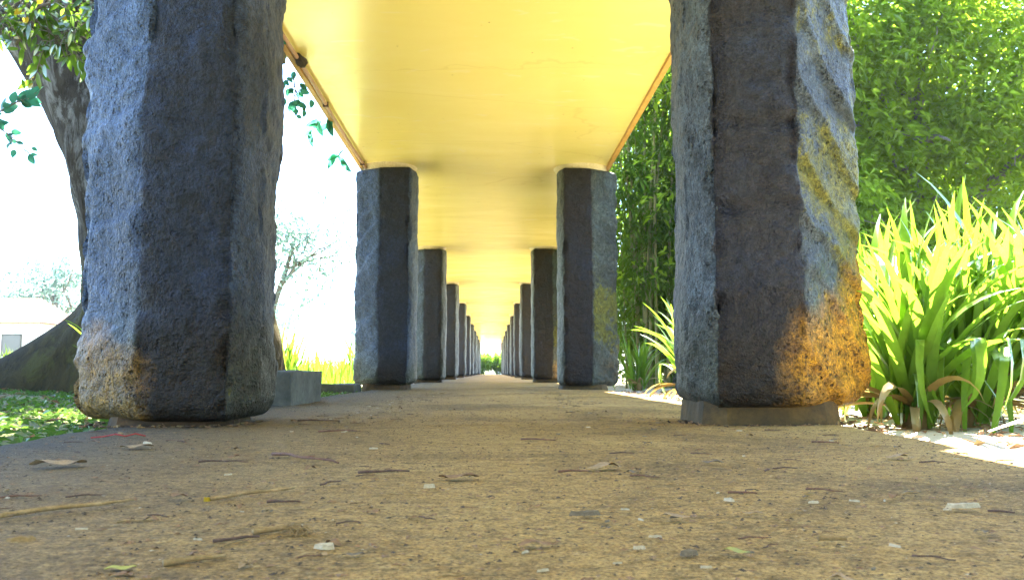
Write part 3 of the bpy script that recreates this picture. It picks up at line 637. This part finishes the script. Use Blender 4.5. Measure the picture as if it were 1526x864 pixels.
# ------------------------------------------------------------------ low concrete blocks at the left edge
def block(name, label, x0, y0, x1, y1, z1, seed, rz=0):
    m = MB(); nx, ny, nz = 16, 16, 6; me = bpy.data.meshes.new(name)
    import bmesh
    bm = bmesh.new(); bmesh.ops.create_cube(bm, size=1); bmesh.ops.subdivide_edges(bm, edges=bm.edges[:], cuts=9, use_grid_fill=True)
    for v in bm.verts:
        x, y, z = (x1-x0)*v.co.x, (y1-y0)*v.co.y, (z1+.12)*(v.co.z+.5)-.12
        p = Vector((x*5+seed, y*5, z*5)); q = noise.noise_vector(p)*.012 + noise.noise_vector(p*4)*.004
        v.co = Vector((x, y, z))+q
    bm.to_mesh(me); bm.free(); me.materials.append(M_conc); me.polygons.foreach_set('use_smooth', [True]*len(me.polygons))
    o = obj(name, me, None, ((x0+x1)/2, (y0+y1)/2, 0), (0, 0, rz)); bevel(o, .006); return tag(o, label, 'concrete block')
block('concrete_block', 'low grey concrete block at the path edge behind the big left pillar', -2.0, 5.2, -1.13, 6.1, .205, 2)
block('concrete_block', 'small dark low slab against the foot of the second left pillar', -1.72, 9.0, -1.36, 9.5, .075, 5)

# ------------------------------------------------------------------ far left: sapling, trees, building, tall grass
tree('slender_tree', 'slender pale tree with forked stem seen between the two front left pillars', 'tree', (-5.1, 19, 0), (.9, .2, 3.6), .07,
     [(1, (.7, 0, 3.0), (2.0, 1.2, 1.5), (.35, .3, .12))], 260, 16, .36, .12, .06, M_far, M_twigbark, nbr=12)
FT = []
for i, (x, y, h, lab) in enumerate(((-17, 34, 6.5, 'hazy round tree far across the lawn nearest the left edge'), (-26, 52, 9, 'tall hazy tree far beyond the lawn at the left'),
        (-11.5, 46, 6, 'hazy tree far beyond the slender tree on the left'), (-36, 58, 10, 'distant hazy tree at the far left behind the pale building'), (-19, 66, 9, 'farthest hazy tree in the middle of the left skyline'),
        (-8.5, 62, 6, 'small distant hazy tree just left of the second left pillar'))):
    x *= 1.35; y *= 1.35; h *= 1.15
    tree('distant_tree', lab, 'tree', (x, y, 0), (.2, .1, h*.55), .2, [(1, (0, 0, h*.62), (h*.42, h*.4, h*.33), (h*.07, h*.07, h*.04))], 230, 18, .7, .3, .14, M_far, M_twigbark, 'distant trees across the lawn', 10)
b = tag(empty('pale_building', (-23.5, 42, 0)), 'small pale building with tiled roof far off at the left edge', 'building')
m = MB(); m.box(-3, -2, -.2, 3, 2, 2.4); obj('wall', m.me('wall', M_white), b)
m = MB(); m.V += [(-3.4, -2.5, 2.402), (3.4, -2.5, 2.402), (3.4, 2.5, 2.402), (-3.4, 2.5, 2.402), (-2, 0, 3.7), (2, 0, 3.7)]; m.F += [(0, 1, 5, 4), (1, 2, 5), (2, 3, 4, 5), (3, 0, 4), (3, 2, 1, 0)]; m.M += [0]*5
obj('roof', m.me('roof', M_brickred), b)
for x in (-2, -.3, 1.4):
    f = MB(); f.box(x, -2.05, .9, x+.9, -1.96, 1.9); w_ = obj('window', f.me('window', M_conc), b)
    f = MB(); f.box(x+.06, -2.056, .96, x+.84, -2.052, 1.84); obj('pane', f.me('pane', M_glass), w_)
def grass_blades(name, n, xr, yr, L, W, lean, mat, keep=None):
    P = np.stack([rng.uniform(*xr, n), rng.uniform(*yr, n), np.full(n, -.04)], 1)
    if keep is not None: P = P[keep(P)]
    n = len(P); D = np.stack([rng.normal(0, lean, n), rng.normal(0, lean, n), np.ones(n)], 1)
    s = rng.uniform(.5, 1.3, n); V, F = leafcloud(P, D, L*s, W*s, .1, .15)
    return tag(obj(name, mesh(name, V, F, mat)), kind='stuff')
tag(grass_blades('tall_grass', 12000, (-9, -1.75), (8.2, 24), .5, .03, .28, M_strap), 'tall bright grass standing in the sun left of the walkway', 'grass')
tag(grass_blades('lawn_grass', 14000, (-14, -1.5), (9, 30), .12, .02, .5, M_grass), 'short sunlit lawn grass beyond the big tree', 'grass')
# shaded ground cover under the big tree
def gc_keep(P):
    return np.array([noise.noise(Vector((p[0]*1.6, p[1]*1.6, 2))) > -.22 - .3*(p[0] > -2.2) for p in P])
n = 26000; P = np.stack([rng.uniform(-7.5, -1.34, n), rng.uniform(1.0, 9.5, n), np.zeros(n)], 1); P = P[gc_keep(P)]
P[:, 2] = -.035 + .10*np.clip((-P[:, 0]-1.6)/2.5, 0, 1)*np.exp(-((P[:, 1]-7.5)/4)**2) + rng.uniform(0, .02, len(P))
a = rng.uniform(0, 6.28, len(P)); D = np.stack([np.cos(a), np.sin(a), rng.uniform(.1, 1.0, len(P))], 1)
V, F = leafcloud(P, D, rng.uniform(.03, .07, len(P)), rng.uniform(.014, .028, len(P)), .15, .2)
tag(obj('ground_cover', mesh('ground_cover', V, F, M_grass)), 'low green ground cover growing in the tree shade left of the path', 'ground cover', kind='stuff')
def scatter_leaves(name, label, n, xr, yr, L, W, mat, zf):
    P = np.stack([rng.uniform(*xr, n), rng.uniform(*yr, n), np.zeros(n)], 1); P[:, 2] = zf(P)
    a = rng.uniform(0, 6.28, n); D = np.stack([np.cos(a), np.sin(a), rng.uniform(-.02, .35, n)], 1)
    V, F = leafcloud(P, D, L*rng.uniform(.5, 1.4, n), W*rng.uniform(.5, 1.4, n), .3, .0)
    tag(obj(name, mesh(name, V, F, mat)), label, 'leaf litter', kind='stuff')
zl = lambda P: -.02 + .10*np.clip((-P[:, 0]-1.6)/2.5, 0, 1)*np.exp(-((P[:, 1]-7.5)/4)**2)
scatter_leaves('leaf_litter', 'dry brown leaf litter among the ground cover left of the path', 1500, (-7, -1.34), (1.2, 9.5), .06, .025, M_dry, zl)
scatter_leaves('leaf_litter', 'dry leaf litter on the bare soil under the right hand plants', 2200, (1.42, 4), (2.2, 10), .05, .02, M_dry, lambda P: np.full(len(P), -.025))
scatter_leaves('leaf_litter', 'pale dry scraps on the sunlit soil strip right of the path', 500, (1.36, 2.2), (1.4, 9), .04, .015, M_tan, lambda P: np.full(len(P), -.02))

# ------------------------------------------------------------------ end of the walkway
for i, (x, y, lab) in enumerate(((-.9, 74.5, 'leafy shrub at the left of the gap at the far end of the walkway'), (.5, 75.5, 'leafy shrub in the middle of the far end of the walkway'), (1.9, 74, 'leafy shrub at the right of the gap at the far end of the walkway'))):
    tree('round_shrub', lab, 'shrub', (x, y, 0), (.1, 0, 1.0), .05, [(1, (.1, 0, 1.0), (1.25, .7, 1.08), (.2, .2, .12))], 330, 18, .3, .22, .09, M_strap, M_twigbark, nbr=8)
b = tag(empty('garden_hut', (2.6, 90, -.25)), 'brown tiled hut roof glimpsed beyond the end of the walkway', 'hut')
m = MB(); m.box(-2.2, -1.5, -.1, 2.2, 1.5, 2.7); obj('wall', m.me('wall', M_white), b)
m = MB(); m.V += [(-2.8, -2, 2.703), (2.8, -2, 2.703), (2.8, 2, 2.703), (-2.8, 2, 2.703), (-2.6, 0, 3.9), (2.6, 0, 3.9)]; m.F += [(0, 1, 5, 4), (1, 2, 5), (2, 3, 4, 5), (3, 0, 4), (3, 2, 1, 0)]; m.M += [0]*5
obj('roof', m.me('roof', M_brickred), b)

# ------------------------------------------------------------------ litter on the path
def twig_me(name, L, r, mat, bow=.08, seed=0, stub=True):
    r_ = random.Random(seed); m = MB(); n = 7
    pts = [(L*(i/n-.5), bow*L*math.sin(i*1.3+seed)*.5, r + bow*L*.15*math.sin(math.pi*i/n)) for i in range(n+1)]
    m.tube(pts, [r*(1.15-.5*i/n)*r_.uniform(.85, 1.15) for i in range(n+1)], 6)
    if stub: m.tube([pts[4], (pts[4][0]+L*.09, pts[4][1]+L*.06, pts[4][2]+L*.015)], [r*.6, r*.4], 5)
    return m.me(name, mat, True)
def dryleaf_me(name, L, Wd, mat, curl, seed):
    r_ = random.Random(seed); V = []; F = []; n, k = 9, 5
    for i in range(n+1):
        t = i/n; ww = Wd*.5*math.sin(math.pi*min(1, t*.96+.02))**.8
        for j in range(k):
            s = (j/(k-1)-.5)*2
            z = .003 + curl*L*(.5*(1-(2*t-1)**2)) + curl*L*.45*abs(s)**1.5*math.sin(t*7+seed) + L*.05*noise.noise(Vector((t*4, s*2, seed)))
            V.append((L*(t-.5), ww*s*(1+.12*noise.noise(Vector((t*7, s, seed+5)))), max(.001, z)))
    for i in range(n):
        for j in range(k-1): F.append((i*k+j, i*k+j+1, (i+1)*k+j+1, (i+1)*k+j))
    return mesh(name, V, F, mat, True)
def chip_me(name, a, b_, c, mat, seed):
    r_ = random.Random(seed); m = MB(); n = 8
    ring = [(a*math.cos(2*math.pi*i/n)*r_.uniform(.6, 1.1)*.5, b_*math.sin(2*math.pi*i/n)*r_.uniform(.6, 1.1)*.5) for i in range(n)]
    m.V += [(x, y, .0) for x, y in ring] + [(x*.85, y*.8, c*r_.uniform(.7, 1.2)) for x, y in ring]
    for i in range(n): m.F.append((i, (i+1) % n, n+(i+1) % n, n+i)); m.M.append(0)
    m.F.append(tuple(range(n, 2*n))); m.M.append(0)
    return m.me(name, mat, False)
G = 'dry litter pieces lying on the path'
def put(name, me, x, y, rz, label, cat, z=.002): return tag(obj(name, me, None, (x, y, z), (0, 0, rz)), label, cat, G)
LIT = [
    ('twig', 'twig', -0.378, 2.014, 0.29, -0.85, 'purplish brown bent twig lying near the big left pillar'),
    ('twig', 'dark', -0.162, 1.750, 0.101, 0.3, 'straight dark twig lying left of the brown curled leaf'),
    ('dry_leaf', 'leafbrown', -0.011, 1.660, 0.075, -0.02, 'curled brown dry leaf in the middle of the path'),
    ('wood_chip', 'pale', -0.057, 1.529, 0.029, 0.3, 'square white chip just left below the curled brown leaf'),
    ('straw_stalk', 'tan', -0.334, 1.445, 0.164, 0.89, 'long straw stalk with an orange end lying left of the path centre'),
    ('straw_stalk', 'tan', -0.559, 1.300, 0.19, 0.84, 'longest tan stalk lying at the left edge of the path'),
    ('twig', 'dark', -0.266, 1.358, 0.050, -0.02, 'short dark twig below the long straw stalk'),
    ('dry_leaf', 'leaftan', -0.877, 1.915, 0.11, 0.5, 'shrivelled tan leaf on the left part of the path'),
    ('dry_leaf', 'leaftan', -0.881, 2.342, 0.085, 0.2, 'small crumpled tan leaf in front of the big left pillar'),
    ('wood_chip', 'pale', -0.900, 2.461, 0.05, -.6, 'slim white splinter in front of the big left pillar foot'),
    ('straw_stalk', 'tan', -0.260, 0.942, 0.064, 0.6, 'thick tan stalk piece low in the picture at left'),
    ('wood_chip', 'pale', -0.138, 1.009, 0.030, -0.3, 'slender white chip low in the picture left of centre'),
    ('wood_chip', 'tan', -0.500, 1.058, 0.038, 0.3, 'thick tan bark piece at the left edge'),
    ('dry_leaf', 'leafgreen', -0.321, 0.903, 0.030, 0.4, 'yellow green leaf scrap at the bottom left'),
    ('dry_leaf', 'leafgrey', -0.098, 0.964, 0.024, 0.14, 'pale grey curled scrap low in the middle left'),
    ('wood_chip', 'grey', 0.179, 1.233, 0.043, 0.11, 'flat grey chip right of centre'),
    ('dry_leaf', 'leaftan', 0.283, 1.829, 0.080, 0.37, 'pale curled dry leaf with a stalk right of centre'),
    ('twig', 'twig', 0.213, 1.758, 0.063, 0.16, 'thin twig touching the pale curled leaf'),
    ('dry_leaf', 'leafbrown', 0.100, 1.019, 0.041, 0.36, 'cupped brown leaf low in the centre of the path'),
    ('dry_leaf', 'leaftan', 0.301, 1.203, 0.042, -0.42, 'slim tan leaf lying right of centre'),
    ('wood_chip', 'pale', 0.416, 1.363, 0.022, -0.9, 'small white oval chip right of the grey chip'),
    ('dry_leaf', 'leaftan', 0.413, 1.228, 0.030, -0.5, 'short tan husk next to the white oval chip'),
    ('wood_chip', 'pale', 0.539, 1.339, 0.016, -0.02, 'small cream chip on the right part of the path'),
    ('wood_chip', 'pale', 0.215, 1.001, 0.017, -0.02, 'small white chip low in the picture right of centre'),
    ('wood_chip', 'grey', 0.263, 0.966, 0.026, 0.11, 'lumpy grey chip low in the picture beside the yellow green leaf'),
    ('dry_leaf', 'leafgreen', 0.318, 0.972, 0.031, -0.6, 'yellow green leaf scrap low at the right of centre'),
    ('straw_stalk', 'tan', 0.452, 1.042, 0.032, -0.2, 'pale flat stalk piece low on the right'),
    ('wood_chip', 'pale', 0.743, 1.289, 0.060, 0.12, 'long white chip near the right edge'),
    ('twig', 'dark', 0.770, 1.240, 0.033, -0.5, 'short dark twig near the right edge beside the long white chip'),
    ('dry_leaf', 'leaftan', 0.993, 2.023, 0.060, -0.22, 'pale papery scrap on the far right part of the path'),
    ('twig', 'twig', 0.185, 2.562, 0.105, -0.42, 'slim twig lying across the middle of the path further back'),
    ('twig', 'dark', -0.646, 3.555, 0.181, -0.29, 'dark twig lying just behind the big left pillar foot'),
    ('twig', 'twig', 0.459, 1.439, 0.046, -0.19, 'thin dark twig right of centre above the white oval chip'),
    ('twig', 'twig', -0.463, 2.945, 0.127, 0.41, 'thin twig between the left pillar and path centre'),
    ('dry_leaf', 'leafgrey', 0.530, 1.915, 0.050, -0.32, 'grey brown leaf scrap in front of the big right pillar'),
    ('twig', 'dark', -0.572, 1.969, 0.048, 0.28, 'short dark twig in front of the big left pillar'),
    ('dry_leaf', 'leafbrown', -0.538, 2.066, 0.048, 0.48, 'small brown leaf scrap right of the short dark twig at left'),
    ('twig', 'twig', 0.983, 2.449, 0.074, -0.6, 'thin twig by the foot of the big right pillar'),
    ('straw_stalk', 'tan', -0.218, 1.114, 0.059, 0.7, 'wispy straw piece beside a dark stain low at the left'),
    ('twig', 'dark', -0.251, 1.061, 0.054, 0.6, 'dark twig low in the picture left of centre'),
]
MK = {'twig': M_twigbrown, 'dark': M_twig, 'tan': M_tan, 'pale': M_pale, 'grey': M_grey, 'leafbrown': M_dry, 'leaftan': M_drytan, 'leafgrey': M_grey, 'leafgreen': M_yelgreen}
for i, (name, kind, x, y, L, rz, lab) in enumerate(LIT):
    mt = MK[kind]
    if name == 'twig': me = twig_me('twig', L, min(.0035, .0016+L*.010), mt, .10, i)
    elif name == 'straw_stalk': me = twig_me('straw_stalk', L, .0034, mt, .05, i, False)
    elif name == 'dry_leaf': me = dryleaf_me('dry_leaf', L, L*.5, mt, .11, i)
    else: me = chip_me('wood_chip', L, min(L*.5, .008+L*.08), min(.006, L*.2), mt, i)
    put(name, me, x, y, rz, lab, name.replace('_', ' ').replace('wood chip', 'chip'))
oe = chip_me('husk', .012, .009, .006, M_yel, 50)
tag(obj('husk', oe, None, (-.388, 1.378, .002)), 'tiny orange husk by the near end of the long straw stalk', 'husk', G)
m = MB(); rs = random.Random(4)
for _ in range(60):
    c = Vector((rs.gauss(0, .009), rs.gauss(0, .007), abs(rs.gauss(0, .004))+.001)); d = Vector((rs.gauss(0, 1), rs.gauss(0, 1), rs.gauss(0, .3))).normalized()*.008
    m.tube([c-d, c+Vector((0, 0, .003)), c+d], .0006, 3)
tag(obj('grass_wad', m.me('grass_wad', M_tan), None, (-.19, 1.1, .002)), 'small wad of dried grass fibres low left of the path centre', 'grass wad', G)
m = MB(); m.tube([(-.09, -.01, .002), (-.06, .012, .004), (-.02, .0, .012), (.01, -.004, .006), (.03, .02, .012), (.055, .035, .004)], .0022, 5)
tag(obj('red_string', m.me('red_string', M_red, True), None, (-1.06, 2.68, .002)), 'short piece of red string at the foot of the big left pillar', 'string')
m = MB(); m.tube([(0, 0, -.01), (.004, 0, .03), (-.002, .004, .055)], .003, 5); m.tube([(0, .0, .03), (.03, .01, .034)], .002, 5); m.tube([(.022, 0, -.01), (.02, 0, .05)], .003, 5)
tag(obj('wire_stub', m.me('wire_stub', M_twig), None, (-.93, 3.36, .0)), 'two short dark wire stubs standing at the right foot corner of the left pillar', 'wire')
for sx in (-1.165, 1.105):
    rs = random.Random(int(sx*100)); mg = MB()
    for _ in range(150):
        a = rs.uniform(math.pi*.95, math.pi*2.05); rr = .25*min(1/max(abs(math.cos(a)), abs(math.sin(a))), 1.25) + abs(rs.gauss(0, .035)); c = Vector((sx+math.cos(a)*rr, Y0+math.sin(a)*rr*1.02, .004))
        d = Vector((rs.gauss(0, 1), rs.gauss(0, 1), rs.gauss(0, .25))).normalized()*rs.uniform(.004, .018)
        mg.tube([c-d, c+d], rs.uniform(.001, .004), 4, rs.choice((0, 0, 1, 2)))
    tag(obj('foot_debris', mg.me('foot_debris', [M_crumb, M_tan, M_dry]), None), 'twiglets and soil caught against the foot of the big %s pillar' % ('left' if sx < 0 else 'right'), 'debris', kind='stuff')
# the many small pieces: each its own thing, sharing meshes
TW = [twig_me('twig', .05, .0013, mt, .15, 60+i) for i, mt in enumerate((M_twig, M_twigbrown, M_tan, M_twig))]
LE = [dryleaf_me('dry_leaf', .03, .016, mt, .2, 80+i) for i, mt in enumerate((M_dry, M_drytan, M_grey, M_dry))]
CH = [chip_me('wood_chip', .022, .0055, .003, mt, 90+i) for i, mt in enumerate((M_pale, M_tan, M_grey, M_pale))]
rs = random.Random(21)
for i in range(420):
    y = .8 + 7.5*rs.random()**1.5; x = rs.choice((-1, 1))*1.25*rs.random()**.55
    if abs(x-.05) > y*.62: x = .05 + rs.uniform(-1, 1)*min(1.2, y*.6)
    if y > 3.0 and abs(x) > .75: x *= .55
    q = i % 3; me, nm, lab, cat, gr = ((rs.choice(TW), 'twig', 'small thin twig, one of many scattered across the path', 'twig', 'small twigs scattered over the path'),
        (rs.choice(LE), 'dry_leaf', 'small dry leaf scrap, one of many scattered across the path', 'leaf scrap', 'small leaf scraps scattered over the path'),
        (rs.choice(CH), 'wood_chip', 'small wood chip, one of many scattered across the path', 'chip', 'small wood chips scattered over the path'))[q]
    o = tag(obj(nm, me, None, (x, y, .002), (0, 0, rs.uniform(-1.2, 1.2)), rs.uniform(.5, 1.25)*(1 if y > 1.4 else .75)), lab, cat, gr)
def bits(name, label, n, s0, s1, mat, seed, flat=.4):
    r2 = np.random.default_rng(seed); y = .6 + 11*r2.uniform(0, 1, n)**1.6; x = r2.uniform(-1.28, 1.28, n); s = r2.uniform(s0, s1, n)*r2.uniform(.3, 1, n)
    base = np.array([(-.5, -.4, 0), (.5, -.5, 0), (.1, .6, 0), (-.1, 0, 1)]); V = np.zeros((n, 4, 3)); a = r2.uniform(0, 6.28, n); st = r2.uniform(.6, 2.2, n)
    for i in range(4):
        bx, by, bz = base[i]; bx = bx*st
        V[:, i, 0] = x + (bx*np.cos(a)-by*np.sin(a))*s; V[:, i, 1] = y + (bx*np.sin(a)+by*np.cos(a))*s; V[:, i, 2] = .003 + bz*s*flat
    F = (np.arange(n)[:, None, None]*4 + np.array([[0, 1, 3], [1, 2, 3], [2, 0, 3]])[None]).reshape(-1, 3)
    tag(obj(name, mesh(name, V.reshape(-1, 3), F, mat)), label, 'litter', kind='stuff')
bits('litter_crumbs', 'dark soil crumbs scattered over the whole path', 15000, .0015, .0075, M_crumb, 1)
bits('litter_crumbs', 'brown plant crumbs scattered over the whole path', 8000, .003, .011, M_dry, 2, .25)
bits('litter_crumbs', 'pale bleached flakes scattered over the whole path', 2500, .001, .0045, M_pale, 3, .25)

# ------------------------------------------------------------------ air
m = MB(); m.box(-950, -950, -1.2, 950, 1250, 14)
t = NT('thin_haze'); v = t.n('VolumePrincipled', {'Color': (.86, .94, 1.0), 'Density': HAZE, 'Anisotropy': .2}); t.t.links.new(v.outputs[0], t.out.inputs['Volume'])
tag(obj('haze', m.me('haze', t.m)), kind='stuff')
